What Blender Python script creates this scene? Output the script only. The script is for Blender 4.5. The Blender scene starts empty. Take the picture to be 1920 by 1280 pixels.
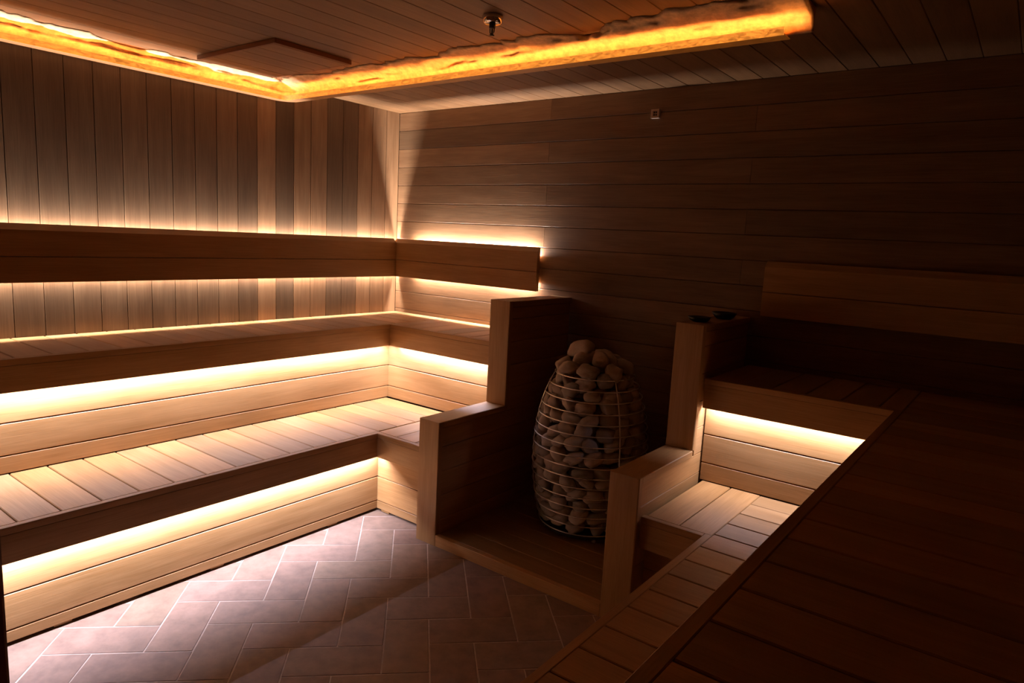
import bpy, bmesh, math, random
from mathutils import Vector, Matrix, noise

random.seed(7)
sc = bpy.context.scene
COL = sc.collection

# ------------------------------------------------------------------ camera
cam_d = bpy.data.cameras.new('camera')
cam_d.sensor_width = 36.0
cam_d.lens = 1279.72 / 1920 * 36.0
cam_d.clip_start = 0.02
cam = bpy.data.objects.new('camera', cam_d)
COL.objects.link(cam)
_r = Vector((0.7914, 0.6091, 0.0513)).normalized()
_f = Vector((-0.5968, 0.7881, -0.1506)).normalized()
_u = _r.cross(_f).normalized()
_r = _f.cross(_u)
cam.matrix_world = Matrix(((_r.x, _u.x, -_f.x, 3.6355), (_r.y, _u.y, -_f.y, -3.386),
                           (_r.z, _u.z, -_f.z, 1.4933), (0, 0, 0, 1)))
sc.camera = cam

# ------------------------------------------------------------------ world: the dim warm lounge in front of the sauna
w = bpy.data.worlds.new('world')
sc.world = w
w.use_nodes = True
w.node_tree.nodes['Background'].inputs['Color'].default_value = (1.0, 0.22, 0.035, 1)
w.node_tree.nodes['Background'].inputs['Strength'].default_value = 0.025

sc.view_settings.view_transform = 'Standard'
sc.view_settings.look = 'None'
sc.view_settings.gamma = 1.0
sc.view_settings.use_curve_mapping = False
sc.view_settings.exposure = 0.0

LED_WHITE = (0.94, 0.93, 1.17)
REFL_ORANGE = (1.0, 0.34, 0.075)  # amber of the added strip that imitates a glass reflection
LED_BACK = (1.0, 0.91, 0.90)
P_BENCH = 10.5      # watts per metre of bench strip
P_BACK = 19.0       # watts per metre of backrest strip
P_REFL = 1.3  # watts per metre of the lamps added inside the reflection strip

# ------------------------------------------------------------------ measured dimensions (metres)
H = 2.298
W = 4.2
Y0 = -3.62
Z1, Z2 = 0.45, 0.927
F1, F2 = 0.3217, 0.7942
D1, D2 = 1.0236, 0.5246
E1, E2 = 1.0547, 0.5272
K2, G2 = 0.463, 0.476
K1 = 0.965
FZ = -0.006
T = 0.028
TF = 0.016          # fascia boards are thinner than their top nosing
YEND = -3.08
XW0, XW1 = 1.3613, 1.4923
XV0, XV1 = 2.4114, 2.5406
WF, WS, WL, WU = 1.0906, 0.5886, 0.6101, 1.1643
PZ = 0.0496
XR1, XR2 = 2.788, 3.2766

# ------------------------------------------------------------------ materials
def new_mat(name):
    m = bpy.data.materials.new(name)
    m.use_nodes = True
    nt = m.node_tree
    nt.nodes.clear()
    out = nt.nodes.new('ShaderNodeOutputMaterial')
    return m, nt, out

def N(nt, typ, **kw):
    n = nt.nodes.new(typ)
    for k, v in kw.items():
        setattr(n, k, v)
    return n

def wood(name, light, dark, rough=0.5, figure=1.0, spec=0.35):
    m, nt, out = new_mat(name)
    L = nt.links.new
    tc = N(nt, 'ShaderNodeTexCoord')
    oi = N(nt, 'ShaderNodeObjectInfo')
    mul = N(nt, 'ShaderNodeVectorMath', operation='MULTIPLY')
    comb = N(nt, 'ShaderNodeCombineXYZ')
    for i in range(3):
        L(oi.outputs['Random'], comb.inputs[i])
    L(comb.outputs[0], mul.inputs[0])
    mul.inputs[1].default_value = (37.0, 11.0, 23.0)
    add = N(nt, 'ShaderNodeVectorMath', operation='ADD')
    L(tc.outputs['Object'], add.inputs[0])
    L(mul.outputs[0], add.inputs[1])
    mp = N(nt, 'ShaderNodeMapping')
    mp.inputs['Scale'].default_value = (1.6, 22, 22)
    L(add.outputs[0], mp.inputs['Vector'])
    n1 = N(nt, 'ShaderNodeTexNoise')
    n1.inputs['Scale'].default_value = 1.0
    n1.inputs['Detail'].default_value = 5
    n1.inputs['Roughness'].default_value = 0.6
    n1.inputs['Distortion'].default_value = 0.7
    L(mp.outputs[0], n1.inputs['Vector'])
    mp2 = N(nt, 'ShaderNodeMapping')
    mp2.inputs['Scale'].default_value = (7, 260, 260)
    L(add.outputs[0], mp2.inputs['Vector'])
    n2 = N(nt, 'ShaderNodeTexNoise')
    n2.inputs['Scale'].default_value = 1.0
    n2.inputs['Detail'].default_value = 3
    L(mp2.outputs[0], n2.inputs['Vector'])
    mp3 = N(nt, 'ShaderNodeMapping')
    mp3.inputs['Scale'].default_value = (1.3, 3.5, 3.5)
    L(add.outputs[0], mp3.inputs['Vector'])
    n3 = N(nt, 'ShaderNodeTexNoise')
    n3.inputs['Scale'].default_value = 1.7
    n3.inputs['Detail'].default_value = 3
    L(mp3.outputs[0], n3.inputs['Vector'])
    m1 = N(nt, 'ShaderNodeMath', operation='MULTIPLY_ADD')
    L(n1.outputs['Fac'], m1.inputs[0])
    m1.inputs[1].default_value = 0.55 * figure
    m2 = N(nt, 'ShaderNodeMath', operation='MULTIPLY_ADD')
    L(n2.outputs['Fac'], m2.inputs[0])
    m2.inputs[1].default_value = 0.42
    m3 = N(nt, 'ShaderNodeMath', operation='MULTIPLY')
    L(n3.outputs['Fac'], m3.inputs[0])
    m3.inputs[1].default_value = 0.40
    L(m3.outputs[0], m2.inputs[2])
    L(m2.outputs[0], m1.inputs[2])
    ramp = N(nt, 'ShaderNodeValToRGB')
    ramp.color_ramp.elements[0].position = 0.42
    ramp.color_ramp.elements[0].color = (*dark, 1)
    ramp.color_ramp.elements[1].position = 0.86
    ramp.color_ramp.elements[1].color = (*light, 1)
    L(m1.outputs[0], ramp.inputs['Fac'])
    mx = N(nt, 'ShaderNodeMix', data_type='RGBA', blend_type='MULTIPLY')
    mx.inputs[0].default_value = 1.0
    L(ramp.outputs['Color'], mx.inputs[6])
    L(oi.outputs['Color'], mx.inputs[7])
    b = N(nt, 'ShaderNodeBsdfPrincipled')
    L(mx.outputs[2], b.inputs['Base Color'])
    b.inputs['Roughness'].default_value = rough
    b.inputs['Specular IOR Level'].default_value = spec
    bp = N(nt, 'ShaderNodeBump')
    bp.inputs['Strength'].default_value = 0.12
    bp.inputs['Distance'].default_value = 0.002
    L(n2.outputs['Fac'], bp.inputs['Height'])
    L(bp.outputs[0], b.inputs['Normal'])
    L(b.outputs[0], out.inputs[0])
    return m

def simple(name, col, rough=0.5, metal=0.0, spec=0.5, noise_scale=None, noise_amt=0.3, bump=0.0, tint=False):
    m, nt, out = new_mat(name)
    L = nt.links.new
    b = N(nt, 'ShaderNodeBsdfPrincipled')
    b.inputs['Base Color'].default_value = (*col, 1)
    b.inputs['Roughness'].default_value = rough
    b.inputs['Metallic'].default_value = metal
    b.inputs['Specular IOR Level'].default_value = spec
    if noise_scale:
        tc = N(nt, 'ShaderNodeTexCoord')
        oi = N(nt, 'ShaderNodeObjectInfo')
        add = N(nt, 'ShaderNodeVectorMath', operation='ADD')
        sca = N(nt, 'ShaderNodeVectorMath', operation='SCALE')
        comb = N(nt, 'ShaderNodeCombineXYZ')
        for i in range(3):
            L(oi.outputs['Random'], comb.inputs[i])
        L(comb.outputs[0], sca.inputs[0])
        sca.inputs['Scale'].default_value = 19.0
        L(tc.outputs['Object'], add.inputs[0])
        L(sca.outputs[0], add.inputs[1])
        n = N(nt, 'ShaderNodeTexNoise')
        n.inputs['Scale'].default_value = noise_scale
        n.inputs['Detail'].default_value = 6
        n.inputs['Roughness'].default_value = 0.65
        L(add.outputs[0], n.inputs['Vector'])
        ramp = N(nt, 'ShaderNodeValToRGB')
        ramp.color_ramp.elements[0].position = 0.3
        ramp.color_ramp.elements[1].position = 0.7
        ramp.color_ramp.elements[0].color = (*[c * (1 - noise_amt) for c in col], 1)
        ramp.color_ramp.elements[1].color = (*[min(1, c * (1 + noise_amt)) for c in col], 1)
        L(n.outputs['Fac'], ramp.inputs['Fac'])
        src = ramp.outputs['Color']
        if tint:
            mx = N(nt, 'ShaderNodeMix', data_type='RGBA', blend_type='MULTIPLY')
            mx.inputs[0].default_value = 1.0
            L(src, mx.inputs[6])
            L(oi.outputs['Color'], mx.inputs[7])
            src = mx.outputs[2]
        L(src, b.inputs['Base Color'])
        if bump:
            bp = N(nt, 'ShaderNodeBump')
            bp.inputs['Strength'].default_value = bump
            bp.inputs['Distance'].default_value = 0.004
            L(n.outputs['Fac'], bp.inputs['Height'])
            L(bp.outputs[0], b.inputs['Normal'])
    L(b.outputs[0], out.inputs[0])
    return m

def emissive(name, col, strength, noise_scale=None, lo=0.5, base=(0.8, 0.8, 0.8)):
    m, nt, out = new_mat(name)
    L = nt.links.new
    b = N(nt, 'ShaderNodeBsdfPrincipled')
    b.inputs['Base Color'].default_value = (*base, 1)
    b.inputs['Roughness'].default_value = 0.5
    b.inputs['Emission Color'].default_value = (*col, 1)
    b.inputs['Emission Strength'].default_value = strength
    if noise_scale:
        tc = N(nt, 'ShaderNodeTexCoord')
        mp = N(nt, 'ShaderNodeMapping')
        mp.inputs['Scale'].default_value = (1, 1, 3)
        L(tc.outputs['Object'], mp.inputs['Vector'])
        n = N(nt, 'ShaderNodeTexNoise')
        n.inputs['Scale'].default_value = noise_scale
        n.inputs['Detail'].default_value = 8
        n.inputs['Roughness'].default_value = 0.65
        n.inputs['Distortion'].default_value = 1.2
        L(mp.outputs[0], n.inputs['Vector'])
        mr = N(nt, 'ShaderNodeMapRange')
        mr.inputs['From Min'].default_value = 0.34
        mr.inputs['From Max'].default_value = 0.6
        mr.inputs['To Min'].default_value = strength * lo
        mr.inputs['To Max'].default_value = strength
        L(n.outputs['Fac'], mr.inputs['Value'])
        L(mr.outputs[0], b.inputs['Emission Strength'])
    L(b.outputs[0], out.inputs[0])
    return m

M_WALL = wood('wall_cladding_wood', (0.28, 0.155, 0.073), (0.145, 0.068, 0.027), 0.5)
M_CEIL = wood('ceiling_wood', (0.235, 0.124, 0.053), (0.13, 0.060, 0.021), 0.5)
M_BENCH = wood('bench_wood', (0.45, 0.248, 0.101), (0.272, 0.134, 0.042), 0.48)
M_BACKING = simple('dark_backing', (0.05, 0.025, 0.012), 0.9, noise_scale=8, noise_amt=0.3)
M_TOE_SHADE = simple('toe_shade_black', (0.012, 0.008, 0.006), 0.9, noise_scale=8, noise_amt=0.3)  # near-black that paints the shade of the toe gap
M_TILE = simple('clay_tile', (0.225, 0.145, 0.108), 0.62, spec=0.3, noise_scale=14, noise_amt=0.22, bump=0.15, tint=True)
M_GROUT = simple('grout', (0.48, 0.385, 0.335), 0.9, noise_scale=60, noise_amt=0.15)
M_STONE = simple('sauna_stone', (0.355, 0.285, 0.24), 0.85, spec=0.25, noise_scale=26, noise_amt=0.35, bump=0.4, tint=True)
M_STEEL = simple('stainless_steel', (0.72, 0.67, 0.62), 0.42, metal=1.0, noise_scale=40, noise_amt=0.08)
M_DARKSTEEL = simple('dark_steel', (0.03, 0.026, 0.024), 0.5, metal=0.6, noise_scale=40, noise_amt=0.1)
M_CHROME = simple('polished_chrome', (0.82, 0.78, 0.74), 0.12, metal=1.0, noise_scale=30, noise_amt=0.04)
M_PLASTIC = simple('beige_plastic', (0.42, 0.34, 0.27), 0.45, noise_scale=30, noise_amt=0.08)
M_BLACK = simple('black_glaze', (0.008, 0.007, 0.007), 0.35, noise_scale=20, noise_amt=0.2)
M_JAMB = wood('dark_frame_wood', (0.22, 0.09, 0.04), (0.13, 0.05, 0.02), 0.55)
M_LED = emissive('led_diffuser', (1.0, 0.84, 0.7), 6.0)
M_GHOST_BAND = emissive('ghost_band_amber', (1.0, 0.31, 0.035), 1.15, 26, 0.3, base=(0.6, 0.3, 0.1))  # glow imitating the second ghost image of the reflection
M_FAINT_GHOST = emissive('faint_ghost_amber', (1.0, 0.27, 0.02), 0.10, 20, 0.5, base=(0.3, 0.15, 0.06))  # weak glow imitating the faint third ghost of the reflection
M_REFL_GLOW = emissive('refl_glow', (1.0, 0.42, 0.08), 4.0)  # amber glow meant for the added reflection strip, unused
M_REFL_ROCK = simple('reflected_rock', (0.82, 0.55, 0.30), 0.8, spec=0.2, noise_scale=30, noise_amt=0.3, bump=0.5)  # stone of the reflected wall, rebuilt inside the room

# ------------------------------------------------------------------ helpers
WPOS = {}

def link(o, parent=None, world=None):
    COL.objects.link(o)
    wp = Vector(world) if world is not None else Vector((0, 0, 0))
    if parent is not None:
        o.parent = parent
        if any(abs(e) > 1e-6 for e in parent.rotation_euler):
            o.matrix_parent_inverse = parent.rotation_euler.to_matrix().to_4x4().inverted()
        o.location = wp - WPOS[parent.name]
    else:
        o.location = wp
    WPOS[o.name] = wp
    return o

def tag(o, label=None, cat=None, group=None, kind=None):
    if label: o['label'] = label
    if cat: o['category'] = cat
    if group: o['group'] = group
    if kind: o['kind'] = kind
    return o

def thing(name, label, cat, loc, group=None):
    o = bpy.data.objects.new(name, None)
    o.empty_display_size = 0.1
    link(o, None, loc)
    return tag(o, label, cat, group)

def struct(name, lo, hi, mat, label=None):
    o = box(name, lo, hi, mat)
    return tag(o, label, None, None, 'structure')

_cache = {}
def oct_mesh(l, wd, t, bev, mat):
    key = (round(l, 4), round(wd, 4), round(t, 4), bev, mat.name)
    if key in _cache:
        return _cache[key]
    a, b, c = l / 2, wd / 2, t / 2
    e = min(bev, b * 0.45, c * 0.45)
    prof = [(b - e, -c), (b, -c + e), (b, c - e), (b - e, c), (-b + e, c), (-b, c - e), (-b, -c + e), (-b + e, -c)]
    vs = [(-a, y, z) for y, z in prof] + [(a, y, z) for y, z in prof]
    fs = [(i, (i + 1) % 8, (i + 1) % 8 + 8, i + 8) for i in range(8)]
    fs.append(tuple(range(7, -1, -1)))
    fs.append(tuple(range(8, 16)))
    me = bpy.data.meshes.new('board')
    me.from_pydata(vs, [], fs)
    bm = bmesh.new(); bm.from_mesh(me)
    bmesh.ops.recalc_face_normals(bm, faces=bm.faces)
    bm.to_mesh(me); bm.free()
    me.materials.append(mat)
    _cache[key] = me
    return me

def board(name, lo, hi, axis, mat, parent=None, tone=None, bev=0.002):
    lo, hi = Vector(lo), Vector(hi)
    s = hi - lo
    c = (lo + hi) / 2
    if axis == 'x':
        me, rot = oct_mesh(s.x, s.y, s.z, bev, mat), (0, 0, 0)
    elif axis == 'y':
        me, rot = oct_mesh(s.y, s.x, s.z, bev, mat), (0, 0, math.pi / 2)
    else:
        me, rot = oct_mesh(s.z, s.y, s.x, bev, mat), (0, -math.pi / 2, 0)
    o = bpy.data.objects.new(name, me)
    o.rotation_euler = rot
    link(o, parent, c)
    t = tone if tone is not None else rtone()
    if isinstance(t, (int, float)):
        t = (t, t, t)
    o.color = (*t, 1)
    return o

def rtone(v=0.13, h=0.05):
    k = 1 + random.uniform(-v, v)
    g = random.uniform(-h, h)
    return (k * (1 + g * 0.4), k, k * (1 - g))

def box(name, lo, hi, mat, parent=None):
    return board(name, lo, hi, 'x', mat, parent, 1.0, 0.0015)

def mesh_obj(name, vs, fs, mat, parent=None, world=(0, 0, 0), smooth=False, recalc=True):
    me = bpy.data.meshes.new(name)
    me.from_pydata(vs, [], fs)
    if recalc:
        bm = bmesh.new(); bm.from_mesh(me)
        bmesh.ops.recalc_face_normals(bm, faces=bm.faces)
        bm.to_mesh(me); bm.free()
    me.materials.append(mat)
    if smooth:
        for p in me.polygons: p.use_smooth = True
    o = bpy.data.objects.new(name, me)
    o.color = (1, 1, 1, 1)
    return link(o, parent, world)

def lathe(name, prof, mat, parent, world, seg=32, smooth=True):
    vs, fs = [], []
    for r, z in prof:
        for k in range(seg):
            a = 2 * math.pi * k / seg
            vs.append((r * math.cos(a), r * math.sin(a), z))
    n = len(prof)
    for i in range(n - 1):
        for k in range(seg):
            k2 = (k + 1) % seg
            fs.append((i * seg + k, i * seg + k2, (i + 1) * seg + k2, (i + 1) * seg + k))
    fs.append(tuple(range(seg - 1, -1, -1)))
    fs.append(tuple((n - 1) * seg + k for k in range(seg)))
    return mesh_obj(name, vs, fs, mat, parent, world, smooth)

def tube(name, pts, rad, mat, parent, world, seg=6, closed=False):
    pts = [Vector(p) for p in pts]
    vs, fs = [], []
    n = len(pts)
    for i, p in enumerate(pts):
        a = pts[(i - 1) % n] if (closed or i > 0) else p
        b = pts[(i + 1) % n] if (closed or i < n - 1) else p
        t = (b - a).normalized()
        up = Vector((0, 0, 1)) if abs(t.z) < 0.9 else Vector((1, 0, 0))
        s = t.cross(up).normalized()
        q = s.cross(t)
        for k in range(seg):
            an = 2 * math.pi * k / seg
            vs.append(p + s * (rad * math.cos(an)) + q * (rad * math.sin(an)))
    m = n if closed else n - 1
    for i in range(m):
        j = (i + 1) % n
        for k in range(seg):
            k2 = (k + 1) % seg
            fs.append((i * seg + k, i * seg + k2, j * seg + k2, j * seg + k))
    if not closed:
        fs.append(tuple(range(seg)))
        fs.append(tuple((n - 1) * seg + k for k in range(seg)))
    return mesh_obj(name, vs, fs, mat, parent, world, True)

def area_light(name, a, b, width, watts, color, direction, parent, spread=math.pi):
    """a long thin LED strip light from a to b, shining along direction"""
    a, b = Vector(a), Vector(b)
    d = Vector(direction).normalized()
    ln = (b - a).length
    ld = bpy.data.lights.new(name, 'AREA')
    ld.shape = 'RECTANGLE'
    ld.size = ln
    ld.size_y = width
    ld.energy = watts * ln
    ld.color = color
    ld.spread = spread
    o = bpy.data.objects.new(name, ld)
    x = (b - a).normalized()
    z = -d
    y = z.cross(x)
    rot = Matrix((x, y, z)).transposed()
    o.rotation_euler = rot.to_euler()
    return link(o, parent, (a + b) / 2)

def led(parent, lo, hi, face, color=LED_WHITE, watts=P_BENCH, mat=None, width=0.010, lean=(0, 0)):
    """LED tape: a thin bar with its light just off the shining face; face is +1 up, -1 down"""
    lo, hi = Vector(lo), Vector(hi)
    s = hi - lo
    axis = 'x' if s.x > s.y else 'y'
    o = board('led_strip', lo, hi, axis, mat or M_PLASTIC, parent, 1.0, 0.0008)
    c = (lo + hi) / 2
    z = hi.z + 0.0015 if face > 0 else lo.z - 0.0015
    if axis == 'x':
        a, b = (lo.x, c.y, z), (hi.x, c.y, z)
    else:
        a, b = (c.x, lo.y, z), (c.x, hi.y, z)
    area_light('led_light', a, b, width, watts, color, (lean[0], lean[1], face), o)
    return o

# ------------------------------------------------------------------ the room shell
floor = struct('floor', (-0.1, Y0, -0.10), (W + 0.1, 0.1, FZ - 0.0015), M_GROUT)
MOD = 0.2345
r2 = math.sqrt(2)
def tile_world(i, m):
    s = MOD * (i - 0.5); d = MOD * (m + 0.85)
    return Vector(((s + d) / 2, (s - d) / 2, 0))
tile_cache = {}
def tile(i0, m0, i1, m1):
    c = (tile_world(i0, m0) + tile_world(i1, m1)) / 2
    if not (0.86 < c.x < 2.95 and -3.5 < c.y < -0.98):
        return
    ax = (tile_world(1, 0) - tile_world(0, 0)).normalized()
    ln = MOD / r2 * 2 - 0.0042
    wd = MOD / r2 - 0.0042
    me = oct_mesh(ln, wd, 0.012, 0.002, M_TILE)
    o = bpy.data.objects.new('tile', me)
    ang = math.atan2(ax.y, ax.x)
    if (i1 - i0) < (m1 - m0):
        ang += math.pi / 2
    o.rotation_euler = (0, 0, ang)
    link(o, floor, c + Vector((0, 0, FZ - 0.006 + random.uniform(-0.0004, 0.0))))
    k = random.uniform(0.9, 1.1)
    o.color = (k, k * random.uniform(0.97, 1.03), k * random.uniform(0.95, 1.05), 1)
for a in range(-24, 24):
    for b in range(-16, 16):
        i, m = -1 + a + 2 * b, 11 + a - 2 * b
        tile(i, m, i + 2, m + 1)
        i, m = -2 + a + 2 * b, 11 + a - 2 * b
        tile(i, m, i + 1, m + 2)

wall_left = struct('wall_left', (-0.12, Y0, 0), (-0.021, 0.0, H + 0.05), M_BACKING)
LEFT_TONES = {0: 1.05, 1: 1.0, 2: 1.05, 3: 0.62, 4: 0.6, 5: 1.0, 6: 1.08, 7: 0.55, 8: 1.02, 9: 0.56, 10: 0.7, 11: 0.62,
              12: 0.66, 13: 0.6, 14: 0.68, 15: 0.62, 16: 0.6, 17: 0.56, 18: 0.6}
y = -0.001
k = 0
while y > Y0:
    y1 = -0.118 - 0.1221 * k
    t = LEFT_TONES.get(k, 0.7)
    g = 1.0 if t > 0.9 else 0.95
    board('plank', (-0.02, y1 + 0.0008, 0.86), (0.0, y - 0.0008, H), 'z', M_WALL, wall_left, (t * g, t, t * (2 - g) * 1.0), 0.0022)
    y = y1; k += 1

wall_back = struct('wall_back', (-0.12, 0.021, 0), (W + 0.12, 0.12, H + 0.05), M_BACKING)
BACK_TONES = [1.02, 0.66, 1.0, 0.86, 0.9, 0.84, 1.05, 0.9, 0.95, 1.0, 0.92]
z = H
for k in range(19):
    zb = 2.178 - 0.1227 * k
    cuts = [0.0, 1.271, 3.65, W] if k % 2 == 0 else [0.0, 2.47, W]
    t = BACK_TONES[k] if k < len(BACK_TONES) else 0.9
    for j in range(len(cuts) - 1):
        tt = t if j == 0 else 0.78 + 0.14 * random.random()
        g = 0.95 if tt < 0.8 else 1.0
        board('plank', (cuts[j] + 0.0006, 0.0, max(zb, 0.0) + 0.0008), (cuts[j + 1] - 0.0006, 0.02, z - 0.0008), 'x', M_WALL,
              wall_back, (tt * g, tt, tt * (2 - g)), 0.0022)
    z = zb

wall_right = struct('wall_right', (W + 0.021, Y0, 0), (W + 0.12, 0.0, H + 0.05), M_BACKING)
y = -0.001
k = 0
while y > -3.1:
    y1 = -0.118 - 0.1221 * k
    board('plank', (W, y1 + 0.0008, 0.86), (W + 0.02, y - 0.0008, H), 'z', M_WALL, wall_right, 0.85 + 0.2 * random.random(), 0.0022)
    y = y1; k += 1

ceiling = struct('ceiling', (-0.12, Y0, H + 0.021), (W + 0.12, 0.1, H + 0.12), M_BACKING)
x = 0.0
k = 0
while x < W:
    x1 = 0.119 + 0.1243 * k
    board('plank', (x + 0.0008, Y0, H), (min(x1, W) - 0.0008, -0.001, H + 0.02), 'y', M_CEIL, ceiling, None, 0.0022)
    x = x1; k += 1

# glazing frame post at the near edge of the room
trim_1 = board('trim_1', (2.56, -3.17, FZ), (2.638, -3.12, H), 'z', M_JAMB, None, 1.0, 0.004)
tag(trim_1, None, None, None, 'structure')

# ------------------------------------------------------------------ benches
PP = 0.1343
def planks_across_x(b, x0, x1, ylo, yhi, ztop, anchor, th=0.026):
    """planks that run in x, laid one after another along y"""
    j0 = math.floor((ylo - anchor) / PP)
    yy = anchor + j0 * PP
    while yy < yhi - 0.004:
        a, c = max(yy, ylo), min(yy + PP, yhi)
        if c - a > 0.012:
            board('plank', (x0, a + 0.0024, ztop - th), (x1, c - 0.0024, ztop), 'x', M_BENCH, b, rtone(0.2, 0.12), 0.0026)
        yy += PP

def planks_across_y(b, xlo, xhi, y0, y1, ztop, anchor, th=0.026):
    j0 = math.floor((xlo - anchor) / PP)
    xx = anchor + j0 * PP
    while xx < xhi - 0.004:
        a, c = max(xx, xlo), min(xx + PP, xhi)
        if c - a > 0.012:
            board('plank', (a + 0.0024, y0, ztop - th), (c - 0.0024, y1, ztop), 'y', M_BENCH, b, rtone(0.2, 0.12), 0.0026)
        xx += PP

def fascia(b, lo, hi, axis, tone, side):
    """fascia board with a thicker nosing along its top; side is the direction its face looks"""
    lo, hi = list(lo), list(hi)
    nz = hi[2] - 0.026
    board('nosing', (lo[0], lo[1], nz), hi, axis, M_BENCH, b, tone)
    l2, h2 = list(lo), [hi[0], hi[1], nz - 0.0002]
    if side == '+x': l2[0] = hi[0] - TF
    if side == '-x': h2[0] = lo[0] + TF
    if side == '-y': h2[1] = lo[1] + TF
    board('fascia', l2, h2, axis, M_BENCH, b, tone, 0.0012)

SPL = -0.754     # joint phase of the left planks
# --- lower bench along the left wall
b = thing('lower_bench', 'long lower wooden bench along the left wall, lit floor below it', 'bench', (0.7, -1.8, 0))
planks_across_x(b, K2 + 0.001, D1 - T - 0.002, YEND, -G2 - 0.001, Z1, SPL)
fascia(b, (D1 - T, YEND, F1), (D1, -E1 + T, Z1), 'y', 0.92, '+x')
for z0, z1 in ((0.006, 0.052), (0.052, 0.187), (0.187, 0.42)):
    board('kick_board', (K1 - 0.02, YEND, z0 + 0.0015), (K1, -E1 + 0.06, z1 - 0.0015), 'y', M_BENCH, b, rtone(0.06), 0.003)
board('toe_shade_strip', (K1 - 0.08, YEND, FZ), (K1 - 0.03, -E1 + T, 0.03), 'y', M_TOE_SHADE, b, 1.0)  # black strip standing in for shade under the kick boards
for yy in (-1.28, -1.9, -2.5):
    box('foot_block', (K1 - 0.03, yy - 0.03, FZ + 0.002), (K1 - 0.012, yy + 0.03, 0.0065), M_BENCH, b)
led(b, (D1 - TF - 0.0125, YEND + 0.02, F1 + 0.008), (D1 - TF - 0.0005, -E1 + T + 0.01, F1 + 0.013), -1, width=0.010, lean=(0.0, 0))

# --- short lower bench on the back wall, beside the partition
b = thing('lower_bench', 'short lower bench section between the corner and the heater partition', 'bench', (1.2, -0.8, 0))
planks_across_y(b, D1 - T, XW0 - 0.002, -E1 + T + 0.002, -G2 - 0.001, Z1, 1.136)
fascia(b, (D1 + 0.0005, -E1, F1), (XW0 - 0.001, -E1 + T, Z1), 'x', 0.95, '-y')
for z0, z1 in ((0.006, 0.052), (0.052, 0.187), (0.187, 0.42)):
    board('kick_board', (K1 + 0.001, -E1 + 0.06, z0 + 0.0015), (XW0 - 0.001, -E1 + 0.08, z1 - 0.0015), 'x', M_BENCH, b, rtone(0.06), 0.002)
box('foot_block', (K1 + 0.03, -E1 + 0.065, FZ + 0.002), (K1 + 0.09, -E1 + 0.085, 0.0065), M_BENCH, b)
board('toe_shade_strip', (K1, -E1 + 0.09, FZ), (XW0 - 0.001, -E1 + 0.11, 0.03), 'x', M_TOE_SHADE, b, 1.0)  # same black stand-in for shade along the back section

# --- upper bench along the left wall
b = thing('upper_bench', 'long upper wooden bench along the left wall with glowing gap below', 'bench', (0.25, -1.8, Z1))
planks_across_x(b, 0.002, D2 - T - 0.002, YEND, -0.002, Z2, SPL + 0.03)
fascia(b, (D2 - T, YEND, F2), (D2, -E2 + T, Z2), 'y', 0.9, '+x')
for z0, z1 in ((Z1 + 0.001, 0.526), (0.526, 0.659), (0.659, 0.79), (0.79, 0.895)):
    board('kick_board', (K2 - 0.02, YEND, z0 + 0.0015), (K2, -G2, z1 - 0.0015), 'y', M_BENCH, b, rtone(0.06), 0.003)
led(b, (D2 - TF - 0.0125, YEND + 0.02, F2 + 0.008), (D2 - TF - 0.0005, -E2 + 0.0, F2 + 0.013), -1, watts=P_BENCH * 0.9, lean=(0.0, 0))

# --- upper bench on the back wall, left of the heater
b = thing('upper_bench', 'short upper bench section on the back wall left of the stone heater', 'bench', (0.95, -0.25, Z1))
planks_across_y(b, D2 - T, XW0 - 0.002, -E2 + T + 0.002, -0.002, Z2, 0.62)
fascia(b, (D2 + 0.0005, -E2, F2), (XW0 - 0.001, -E2 + T, Z2), 'x', 1.0, '-y')
for z0, z1 in ((Z1 + 0.001, 0.526), (0.526, 0.659), (0.659, 0.79), (0.79, 0.895)):
    board('kick_board', (K2 + 0.0005, -G2, z0 + 0.0015), (XW0 - 0.001, -G2 + 0.02, z1 - 0.0015), 'x', M_BENCH, b, rtone(0.06), 0.003)
led(b, (D2 + 0.05, -E2 + TF + 0.0005, F2 + 0.008), (XW0 - 0.02, -E2 + TF + 0.0125, F2 + 0.013), -1, watts=P_BENCH * 1.0, lean=(0, 0.0))

# --- right of the heater: back wall benches
b = thing('lower_bench', 'short lower bench section right of the stone heater, along the back wall', 'bench', (2.68, -0.8, 0))
planks_across_y(b, XV1 + 0.002, XR1 + T + 0.0005, -E1 + T + 0.002, -G2 - 0.001, Z1, 2.551)
fascia(b, (XV1 + 0.001, -E1, F1), (XR1 - 0.0005, -E1 + T, Z1), 'x', 0.95, '-y')
for z0, z1 in ((0.027, 0.092), (0.092, 0.217), (0.217, 0.42)):
    board('kick_board', (XV1 + 0.001, -E1 + 0.06, z0 + 0.0015), (XR1 + 0.044, -E1 + 0.08, z1 - 0.0015), 'x', M_BENCH, b, rtone(0.06), 0.003)

b = thing('upper_bench', 'upper bench section right of the stone heater with white glow below', 'bench', (2.9, -0.25, Z1))
planks_across_y(b, XV1 + 0.002, XR2 + T, -E2 + T + 0.002, -0.002, Z2, 2.551)
fascia(b, (XV1 + 0.001, -E2, F2), (XR2 - 0.0005, -E2 + T, Z2), 'x', 0.95, '-y')
for z0, z1 in ((Z1 + 0.001, 0.535), (0.535, 0.666), (0.666, 0.79), (0.79, 0.895)):
    board('kick_board', (XV1 + 0.001, -G2, z0 + 0.0015), (XR2 + 0.06, -G2 + 0.02, z1 - 0.0015), 'x', M_BENCH, b, rtone(0.06), 0.003)
led(b, (XV1 + 0.01, -E2 + TF + 0.0005, F2 + 0.008), (XR2 - 0.05, -E2 + TF + 0.0125, F2 + 0.013), -1, watts=P_BENCH * 0.6, lean=(0, 0.0))

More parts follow.
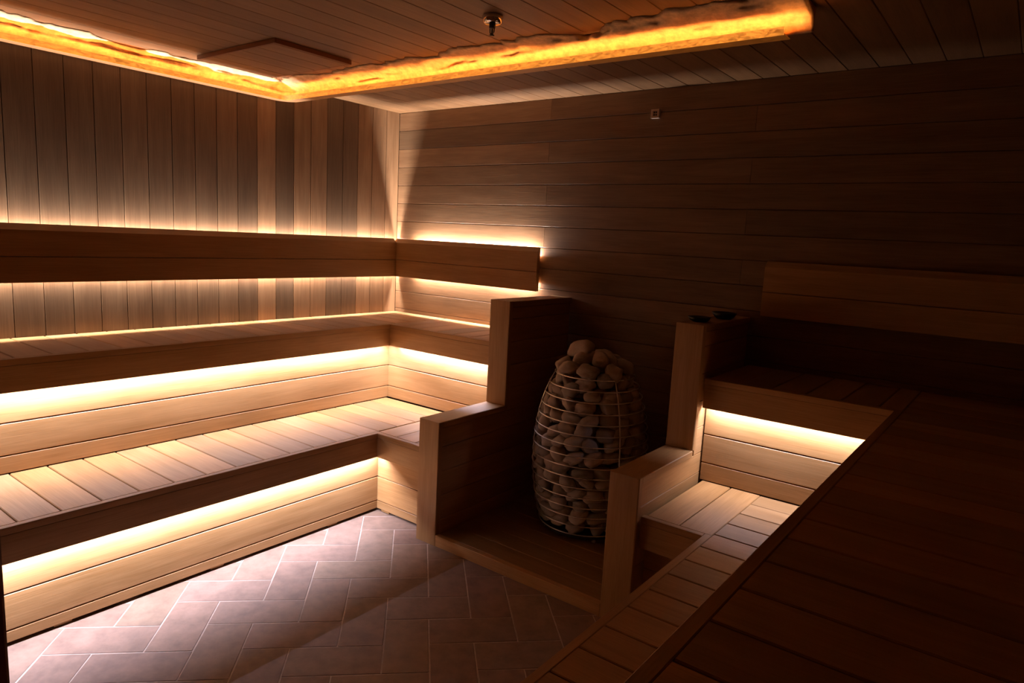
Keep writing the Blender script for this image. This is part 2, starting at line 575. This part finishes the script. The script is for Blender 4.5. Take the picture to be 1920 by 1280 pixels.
# --- right wall benches (nearest the viewer)
b = thing('lower_bench', 'lower bench along the right side with cross planks fading into shadow', 'bench', (3.05, -1.8, 0))
planks_across_x(b, XR1 + T + 0.002, XR2 + 0.058, YEND, -G2 - 0.001, Z1, -1.143)
fascia(b, (XR1, YEND, F1), (XR1 + T, -E1 + T, Z1), 'y', 1.0, '-x')
for z0, z1 in ((0.027, 0.092), (0.092, 0.217), (0.217, 0.42)):
    board('kick_board', (XR1 + 0.045, YEND, z0 + 0.0015), (XR1 + 0.065, -E1 + 0.08, z1 - 0.0015), 'y', M_BENCH, b, rtone(0.06), 0.003)

b = thing('upper_bench', 'dark upper bench along the right side filling the near corner', 'bench', (3.7, -1.8, Z1))
planks_across_x(b, XR2 + T + 0.002, W - 0.002, YEND, -0.002, Z2, -1.2)
fascia(b, (XR2, YEND, F2), (XR2 + T, -E2 + T, Z2), 'y', 0.9, '-x')
for z0, z1 in ((Z1 + 0.001, 0.535), (0.535, 0.666), (0.666, 0.79), (0.79, 0.895)):
    board('kick_board', (XR2 + 0.06, YEND, z0 + 0.0015), (XR2 + 0.08, -G2, z1 - 0.0015), 'y', M_BENCH, b, rtone(0.06), 0.003)

# ------------------------------------------------------------------ backrests
BF, BT = 0.0521, T          # front face offset from the wall, board thickness
ZB, ZM, ZT = 1.1801, 1.2975, 1.416
def top_board(name, axis, lo, hi, parent, tone, flip):
    """upper backrest board with a long bevel towards the sitter; lo/hi along the run, profile across"""
    L_ = hi - lo
    # local: length x, y towards the sitter is -y, z up
    prof = [(0, 0), (-BT, 0), (-BT, ZT - ZM - 0.002), (0, ZT - ZM + 0.026)]
    vs = [(-L_ / 2, p[0], p[1]) for p in prof] + [(L_ / 2, p[0], p[1]) for p in prof]
    fs = [(0, 1, 5, 4), (1, 2, 6, 5), (2, 3, 7, 6), (3, 0, 4, 7), (3, 2, 1, 0), (4, 5, 6, 7)]
    back = BF - BT
    if axis == 'x':
        o = mesh_obj(name, vs, fs, M_BENCH, parent, ((lo + hi) / 2, -back, ZM + 0.0015))
    elif flip:
        o = mesh_obj(name, vs, fs, M_BENCH, parent, (back, (lo + hi) / 2, ZM + 0.0015))
        o.rotation_euler = (0, 0, math.pi / 2)
    else:
        o = mesh_obj(name, vs, fs, M_BENCH, parent, (W - back, (lo + hi) / 2, ZM + 0.0015))
        o.rotation_euler = (0, 0, -math.pi / 2)
    o.color = (tone, tone, tone, 1)
    return o

b = thing('backrest', 'long two-board backrest on the left wall with white glow above and below', 'backrest', (0.03, -1.8, ZB))
board('lower_board', (BF - BT, YEND, ZB), (BF, -BF + 0.0, ZM - 0.0015), 'y', M_BENCH, b, 0.8)
top_board('upper_board', 'y', YEND, -BF + 0.0, b, 0.8, True)
for yy in (-0.5, -1.3, -2.1, -2.9):
    box('spacer', (0.0005, yy - 0.02, 1.27), (BF - BT, yy + 0.02, 1.355), M_BENCH, b)
led(b, (0.003, YEND + 0.02, 1.380), (0.021, -0.004, 1.386), 1, watts=P_BACK, width=0.012, color=LED_BACK)
led(b, (0.003, YEND + 0.02, 1.234), (0.021, -0.004, 1.240), -1, watts=P_BACK * 0.75, width=0.012, color=LED_BACK)

XE = 1.2672
b = thing('backrest', 'short two-board backrest on the back wall ending beside the heater partition', 'backrest', (0.65, -0.03, ZB))
board('lower_board', (BF - BT + 0.0005, -BF, ZB), (XE, -BF + BT, ZM - 0.0015), 'x', M_BENCH, b, 0.95)
top_board('upper_board', 'x', BF - BT + 0.0005, XE, b, 0.95, True)
for xx in (0.35, 1.2):
    box('spacer', (xx - 0.02, -BF + BT, 1.27), (xx + 0.02, -0.0005, 1.355), M_BENCH, b)
led(b, (0.20, -0.021, 1.380), (XE - 0.03, -0.003, 1.386), 1, watts=P_BACK * 1.7, width=0.012, color=LED_BACK)
led(b, (0.20, -0.021, 1.234), (XE - 0.03, -0.003, 1.240), -1, watts=P_BACK * 1.3, width=0.012, color=LED_BACK)

XRB = 2.6006
b = thing('backrest', 'unlit two-board backrest on the back wall right of the stone heater', 'backrest', (3.4, -0.03, ZB))
board('lower_board', (XRB, -BF, ZB), (W - 0.001, -BF + BT, ZM - 0.0015), 'x', M_BENCH, b, 1.05)
top_board('upper_board', 'x', XRB, W - 0.001, b, 1.05, True)
for xx in (2.8, 3.4, 4.0):
    box('spacer', (xx - 0.02, -BF + BT, 1.22), (xx + 0.02, -0.0005, 1.38), M_BENCH, b)

# ------------------------------------------------------------------ stepped partitions and heater platform
def partition(x0, x1, label):
    p = thing('stepped_partition', label, 'partition', ((x0 + x1) / 2, -0.55, 0))
    fb = 0.03
    ins = 0.007
    # front boards and caps, which frame the side cladding
    board('front_board', (x0, -WF, FZ), (x1, -WF + fb, WL), 'z', M_BENCH, p, 0.92, 0.003)
    board('front_board', (x0, -WS, WL + 0.0005), (x1, -WS + fb, WU), 'z', M_BENCH, p, 0.92, 0.003)
    board('cap_board', (x0, -WF + fb + 0.0005, WL - fb), (x1, -WS - 0.0005, WL), 'y', M_BENCH, p, 0.9, 0.003)
    board('cap_board', (x0, -WS + fb + 0.0005, WU - fb), (x1, -0.001, WU), 'y', M_BENCH, p, 0.9, 0.003)
    board('core', (x0 + 0.03, -WF + fb, FZ), (x1 - 0.03, -0.002, WL - fb - 0.0005), 'y', M_BACKING, p, 1.0)
    board('core', (x0 + 0.03, -WS + fb, WL), (x1 - 0.03, -0.002, WU - fb - 0.0005), 'y', M_BACKING, p, 1.0)
    for side in (0, 1):
        a, c = (x0 + ins, x0 + 0.0295) if side == 0 else (x1 - 0.0295, x1 - ins)
        zz = FZ
        while zz < WU - fb - 0.01:
            zt = min(zz + 0.1227, WU - fb - 0.001)
            if zz < WL - fb - 0.002 < zt:    # board that meets the step
                zt = WL - fb - 0.001
            yf = -WF + fb + 0.001 if zt < WL else -WS + fb + 0.001
            if zt - zz > 0.01:
                board('side_board', (a, yf, zz + 0.0008), (c, -0.002, zt - 0.0008), 'y', M_BENCH, p, rtone(0.08), 0.002)
            zz = zt
    return p

partition(XW0, XW1, 'stepped wooden partition left of the stone heater')
partition(XV0, XV1, 'stepped wooden partition right of the stone heater')

pf = thing('heater_platform', 'low wooden platform on the floor under the stone heater', 'platform', (1.95, -0.55, 0))
board('front_edge', (XW1 + 0.001, -WF, FZ), (XV0 - 0.001, -WF + T, PZ), 'x', M_BENCH, pf, 1.0, 0.002)
yy = -WF + T + 0.001
while yy < -0.02:
    y1 = min(yy + 0.12, -0.001)
    board('plank', (XW1 + 0.001, yy, FZ), (XV0 - 0.001, y1 - 0.003, PZ - 0.001), 'x', M_BENCH, pf, 0.55 + 0.12 * random.random(), 0.003)
    yy = y1

# ------------------------------------------------------------------ stone heater
HX, HY, HZ = 1.955, -0.47, PZ
RM = 0.285
EZ0, EZ1 = 0.045, 0.80          # lowest and highest ring above the platform
def egg(t):
    if t < 0.46:
        return RM * math.sqrt(max(0.0, 1 - ((t - 0.46) / 0.80) ** 2))
    return RM * math.sqrt(max(0.0, 1 - ((t - 0.46) / 0.735) ** 2))
heater = thing('stone_heater', 'egg-shaped steel wire basket heater filled with rounded stones', 'heater', (HX, HY, HZ))
def hw(pt): return (pt[0], pt[1], pt[2])
NR = 16
for k in range(NR):
    t = k / (NR - 1)
    r = egg(t) + 0.004
    z = EZ0 + (EZ1 - EZ0) * t
    pts = [(r * math.cos(2 * math.pi * j / 48), r * math.sin(2 * math.pi * j / 48), z) for j in range(48)]
    tube('ring', pts, 0.0027, M_STEEL, heater, (HX, HY, HZ), 6, True)
for j in range(3):
    a = math.radians(-30 + 120 * j)
    pts = []
    for k in range(21):
        t = k / 20
        r = egg(t) + 0.0005
        pts.append((r * math.cos(a), r * math.sin(a), EZ0 + (EZ1 - EZ0) * t))
    tube('upright_rod', pts, 0.0032, M_STEEL, heater, (HX, HY, HZ), 6)
for j in range(4):
    a = math.radians(45 + 90 * j)
    lathe('foot', [(0.012, 0.0), (0.012, 0.006), (0.007, 0.008), (0.007, 0.034)], M_STEEL, heater,
          (HX + 0.2 * math.cos(a), HY + 0.2 * math.sin(a), HZ), 12)
lathe('base_plate', [(egg(0) - 0.01, 0.022), (egg(0) - 0.005, 0.028), (egg(0) - 0.005, 0.034)], M_DARKSTEEL, heater, (HX, HY, HZ), 40)
core_prof = [(max(0.03, egg(k / 14) - 0.15), EZ0 + (EZ1 - EZ0) * k / 14) for k in range(15)]
core_prof[0] = (core_prof[0][0], EZ0 + 0.002)
lathe('heating_core', core_prof, M_DARKSTEEL, heater, (HX, HY, HZ), 32)

# stones: eight shapes shared by all
STONE_MESH = []
for v in range(8):
    bm = bmesh.new()
    bmesh.ops.create_icosphere(bm, subdivisions=3, radius=1.0)
    off = Vector((v * 7.3, v * 3.1, v * 1.7))
    for q in bm.verts:
        n = q.co.normalized()
        d = 1 + 0.30 * noise.noise(n * 1.2 + off) + 0.09 * noise.noise(n * 3.0 + off) + 0.03 * noise.noise(n * 7.0 + off)
        e = 0.86
        q.co = Vector([math.copysign(abs(c) ** e, c) for c in n]) * d
    me = bpy.data.meshes.new('stone')
    bm.to_mesh(me); bm.free()
    for p in me.polygons: p.use_smooth = True
    me.materials.append(M_STONE)
    STONE_MESH.append(me)
rs = random.Random(21)
def stone(pos, nrm, sx, sy, sz, spin, label, group='rounded stones in the wire heater'):
    o = bpy.data.objects.new('stone', STONE_MESH[rs.randrange(8)])
    nrm = Vector(nrm).normalized()
    z = nrm
    x = Vector((0, 0, 1)).cross(z)
    if x.length < 0.1: x = Vector((1, 0, 0))
    x.normalize(); yv = z.cross(x)
    R = Matrix((x, yv, z)).transposed() @ Matrix.Rotation(spin, 3, 'Z')
    o.rotation_euler = R.to_euler()
    o.scale = (sx, sy, sz)
    link(o, None, pos)
    k = rs.uniform(0.72, 1.25)
    wv = rs.uniform(-0.05, 0.05)
    o.color = (k * (1 + wv), k, k * (1 - wv), 1)
    return tag(o, label, 'stone', group)

LBL = 'rounded grey-brown stone packed behind the wires in the %s third of the heater'
CAMA = math.radians(-60)
def shell(dz, pitch, depth_in, s0, s1, h0, h1, reach, z_first):
    zc = z_first
    while zc < EZ1 + 0.004:
        t = (zc - EZ0) / (EZ1 - EZ0)
        rr = egg(min(max(t, 0.0), 1.0)) - depth_in
        n = max(8, int(round(2 * math.pi * (rr - 0.03) / pitch)))
        ph = rs.uniform(0, 1)
        for j in range(n):
            a = 2 * math.pi * (j + ph + rs.uniform(-0.2, 0.2)) / n
            da = (a - CAMA + math.pi) % (2 * math.pi) - math.pi
            s = rs.uniform(s0, s1)
            hgt = rs.uniform(h0, h1)
            dep = rs.uniform(0.028, 0.034)
            r = rr - dep - 0.003 + rs.uniform(-0.006, 0.002)
            zj = zc + rs.uniform(-0.014, 0.014)
            spin = rs.gauss(0.0, 0.6)
            tip = rs.uniform(-0.2, 0.25)
            if abs(da) < math.radians(reach):
                stone((HX + r * math.cos(a), HY + r * math.sin(a), HZ + max(zj, EZ0 + 0.03)), (math.cos(a), math.sin(a), tip), s, hgt, dep, spin,
                      LBL % ('lower' if zj < 0.31 else 'middle' if zj < 0.56 else 'upper'))
        zc += dz
shell(0.0585, 0.090, 0.0, 0.038, 0.056, 0.028, 0.040, 130, EZ0 + 0.034)
shell(0.078, 0.112, 0.060, 0.046, 0.054, 0.036, 0.041, 95, EZ0 + 0.06)
# heaped stones above the top wire
TOPL = 'rounded grey-brown stone heaped loosely above the top wire of the heater'
for rad, n, zz in ((0.155, 9, EZ1 + 0.035), (0.075, 5, EZ1 + 0.075)):
    ph = rs.uniform(0, 1)
    for j in range(n):
        a = 2 * math.pi * (j + ph + rs.uniform(-0.15, 0.15)) / n
        stone((HX + rad * math.cos(a), HY + rad * math.sin(a), HZ + zz + rs.uniform(-0.01, 0.012)),
              (0.5 * math.cos(a), 0.5 * math.sin(a), 1), rs.uniform(0.045, 0.062), rs.uniform(0.036, 0.046), rs.uniform(0.028, 0.036),
              rs.uniform(0, 3.1), TOPL, 'stones heaped on top of the heater')
stone((HX - 0.065, HY - 0.035, HZ + EZ1 + 0.105), (-0.25, -0.6, 1), 0.070, 0.054, 0.040, 0.4,
      'largest stone crowning the heap on top of the heater', 'stones heaped on top of the heater')

# ------------------------------------------------------------------ black dishes on the right partition's cap
def dish(x, y, rad, h, label):
    d = thing('dish', label, 'dish', (x, y, WU))
    lathe('bowl', [(rad * 0.55, 0.0), (rad * 0.8, h * 0.35), (rad, h), (rad * 0.94, h), (rad * 0.74, h * 0.45), (rad * 0.3, h * 0.3)],
          M_BLACK, d, (x, y, WU), 28)
    lathe('foot_ring', [(rad * 0.5, -0.0), (rad * 0.5, 0.002), (rad * 0.4, 0.002)], M_BLACK, d, (x, y, WU), 20)
dish(2.463, -0.46, 0.052, 0.022, 'small black dish on the partition cap, nearer its front end')
dish(2.487, -0.22, 0.058, 0.030, 'taller black dish on the partition cap, nearer the back wall')

# ------------------------------------------------------------------ ceiling: access hatch, sprinkler, wall sensor
hx0, hx1, hy0, hy1 = 0.22, 0.875, -1.56, -1.14
ha = thing('ceiling_hatch', 'square planked access hatch hanging just below the ceiling', 'hatch', (0.62, -1.3, H - 0.034))
ZH = H - 0.0215
xx = hx0 + 0.012
while xx < hx1 - 0.013:
    x1 = min(xx + 0.1243, hx1 - 0.012)
    board('plank', (xx + 0.0008, hy0 + 0.012, ZH), (x1 - 0.0008, hy1 - 0.012, ZH + 0.02), 'y', M_CEIL, ha, rtone(0.06), 0.002)
    xx = x1
for lo, hi, ax in (((hx0, hy0, ZH), (hx1, hy0 + 0.0115, H - 0.0005), 'x'), ((hx0, hy1 - 0.0115, ZH), (hx1, hy1, H - 0.0005), 'x'),
                   ((hx0, hy0 + 0.012, ZH), (hx0 + 0.0115, hy1 - 0.012, H - 0.0005), 'y'),
                   ((hx1 - 0.0115, hy0 + 0.012, ZH), (hx1, hy1 - 0.012, H - 0.0005), 'y')):
    board('edge_trim', lo, hi, ax, M_JAMB, ha, 1.0, 0.001)

sx, sy = 1.915, -1.335
sp = thing('fire_sprinkler', 'small chrome sprinkler head hanging from the ceiling', 'sprinkler', (sx, sy, H - 0.07))
lathe('cover_cup', [(0.036, H), (0.039, H - 0.004), (0.033, H - 0.024), (0.029, H - 0.028), (0.012, H - 0.026)], M_CHROME, sp, (sx, sy, 0), 32)
lathe('stem', [(0.011, H - 0.024), (0.012, H - 0.03), (0.012, H - 0.044), (0.008, H - 0.046)], M_DARKSTEEL, sp, (sx, sy, 0), 16)
for s_ in (-1, 1):
    tube('frame_arm', [(s_ * 0.010, 0, H - 0.045), (s_ * 0.009, 0, H - 0.058), (s_ * 0.003, 0, H - 0.068)], 0.0022, M_DARKSTEEL, sp, (sx, sy, 0), 6)
lathe('glass_bulb', [(0.002, H - 0.046), (0.003, H - 0.05), (0.003, H - 0.062), (0.002, H - 0.066)], M_DARKSTEEL, sp, (sx, sy, 0), 10)
lathe('deflector', [(0.009, H - 0.068), (0.009, H - 0.070), (0.004, H - 0.071)], M_DARKSTEEL, sp, (sx, sy, 0), 16)

wx, wz = 1.944, 2.168
se = thing('wall_sensor', 'small square beige sensor high on the back wall', 'sensor', (wx, -0.02, wz - 0.023))
box('housing', (wx - 0.022, -0.016, wz - 0.022), (wx + 0.022, -0.0005, wz + 0.022), M_PLASTIC, se)
for lo, hi in (((-0.023, 0.014), (0.023, 0.023)), ((-0.023, -0.023), (0.023, -0.012)), ((-0.023, -0.012), (-0.012, 0.014)), ((0.012, -0.012), (0.023, 0.014))):
    box('rim', (wx + lo[0], -0.021, wz + lo[1]), (wx + hi[0], -0.0165, wz + hi[1]), M_PLASTIC, se)
for lo, hi in (((-0.010, 0.003), (-0.001, 0.012)), ((0.002, 0.003), (0.010, 0.012)), ((-0.010, -0.010), (-0.002, 0.0)), ((0.001, -0.010), (0.010, -0.001))):
    box('vent_slot', (wx + lo[0], -0.0172, wz + lo[1]), (wx + hi[0], -0.0162, wz + hi[1]), M_BLACK, se)

# ------------------------------------------------------------------ amber rock strip added in place of a reflection in the glazing
ZS = 2.203                         # underside of the added reflection strip
XA, YA = 0.052, -0.933             # face lines of the two arms
LIP = 0.026
RAD = 0.06
def refl_path(xend, step):
    """points and outward (room side) normals along the L, from the near left end round the corner"""
    out = []
    yy = -3.05
    while yy < YA - RAD:
        out.append((Vector((XA, yy, 0)), Vector((1, 0, 0)))); yy += step
    n = max(6, int(RAD * 1.57 / step))
    cx, cy = XA + RAD, YA - RAD
    for k in range(n + 1):
        a = math.pi - (math.pi / 2) * k / n
        nv = Vector((-math.cos(a), -math.sin(a), 0))
        out.append((Vector((cx + RAD * math.cos(a), cy + RAD * math.sin(a), 0)), nv))
    xx = XA + RAD + step
    while xx < xend:
        out.append((Vector((xx, YA, 0)), Vector((0, -1, 0)))); xx += step
    out.append((Vector((xend, YA, 0)), Vector((0, -1, 0))))
    return out

def ribbon(name, path, prof_fn, mat, parent, smooth=True):
    vs, fs = [], []
    m = None
    s = 0.0
    last = None
    for p, nv in path:
        if last is not None: s += (p - last).length
        last = p
        prof = prof_fn(s, p)
        m = len(prof)
        for o_, z_ in prof:
            q = p + nv * o_
            vs.append((q.x, q.y, z_))
    n = len(path)
    for i in range(n - 1):
        for k in range(m):
            k2 = (k + 1) % m
            fs.append((i * m + k, (i + 1) * m + k, (i + 1) * m + k2, i * m + k2))
    fs.append(tuple(range(m)))
    fs.append(tuple((n - 1) * m + k for k in reversed(range(m))))
    return mesh_obj(name, vs, fs, mat, parent, (0, 0, 0), smooth)

refl_strip = thing('reflection_strip', 'amber glowing rough rock strip under the ceiling, added to imitate a glass reflection', 'reflection stand-in', (1.4, YA, ZS))  # no such fitting in the room; stands in for a reflection
WPOS_fix = WPOS[refl_strip.name]

def rock_prof(s, p):
    top = H - 0.001
    base = ZS + LIP * 0.6
    n1 = noise.fractal(Vector((s * 3.1, 3.7, 0)), 0.8, 2.0, 6)
    over = max(0.045, 0.096 + 0.095 * n1 + 0.012 * max(0.0, p.x - 0.8))
    rows = 16
    out = []
    for k in range(rows + 1):
        t = k / rows
        zz = base + (top - base) * t
        strat = noise.fractal(Vector((s * 2.4, t * 3.4, 1.3)), 1.0, 2.0, 5)
        fine = noise.fractal(Vector((s * 24.0, t * 8.0, 9.1)), 1.0, 2.0, 4)
        d = -0.022 + over * t ** 2.6 + 0.018 * strat * min(1.0, 0.3 + t) + 0.030 * max(-0.6, strat) * max(0.0, t - 0.35) * 2 + 0.009 * fine * t
        if k < 9: d = min(d, 0.004)
        out.append((d, zz))
    out.append((-0.04, top))
    out.append((-0.04, base))
    return out
rock = ribbon('reflected_rock_face', refl_path(2.938, 0.012), rock_prof, M_REFL_ROCK, refl_strip)  # reflected stone face, modelled as a solid under the ceiling

ghost_band = ribbon('ghost_band', refl_path(2.863, 0.03),
             lambda s, p: [(0.0255, ZS), (0.029, ZS), (0.029, ZS + LIP), (0.0255, ZS + LIP)], M_GHOST_BAND, refl_strip, False)  # glowing band shaped after the doubled edge of the reflection
ribbon('faint_ghost_band', refl_path(2.863, 0.03),
       lambda s, p: [(-0.04, ZS + 0.002), (0.025, ZS + 0.002), (0.025, ZS + 0.006), (-0.04, ZS + 0.006)], M_FAINT_GHOST, refl_strip, False)  # dim glowing underside put in for the lowest ghost image

zl = ZS + 0.009
tape = ribbon('led_strip', refl_path(2.85, 0.04), lambda s, p: [(0.013, zl - 0.002), (0.0245, zl - 0.002), (0.0245, zl), (0.013, zl)], M_PLASTIC, refl_strip, False)  # added tape, carries the lamps of the reflection stand-in
area_light('led_light', (XA + 0.019, -3.0, zl + 0.003), (XA + 0.019, YA - 0.03, zl + 0.003), 0.007, P_REFL, REFL_ORANGE, (0.1, 0, 1), tape, math.radians(170))  # added lamp giving the left arm its reflected glow
area_light('led_light', (XA + 0.03, YA - 0.019, zl + 0.003), (2.93, YA - 0.019, zl + 0.003), 0.007, P_REFL, REFL_ORANGE, (0, -0.1, 1), tape, math.radians(170))  # added lamp giving the back arm its reflected glow
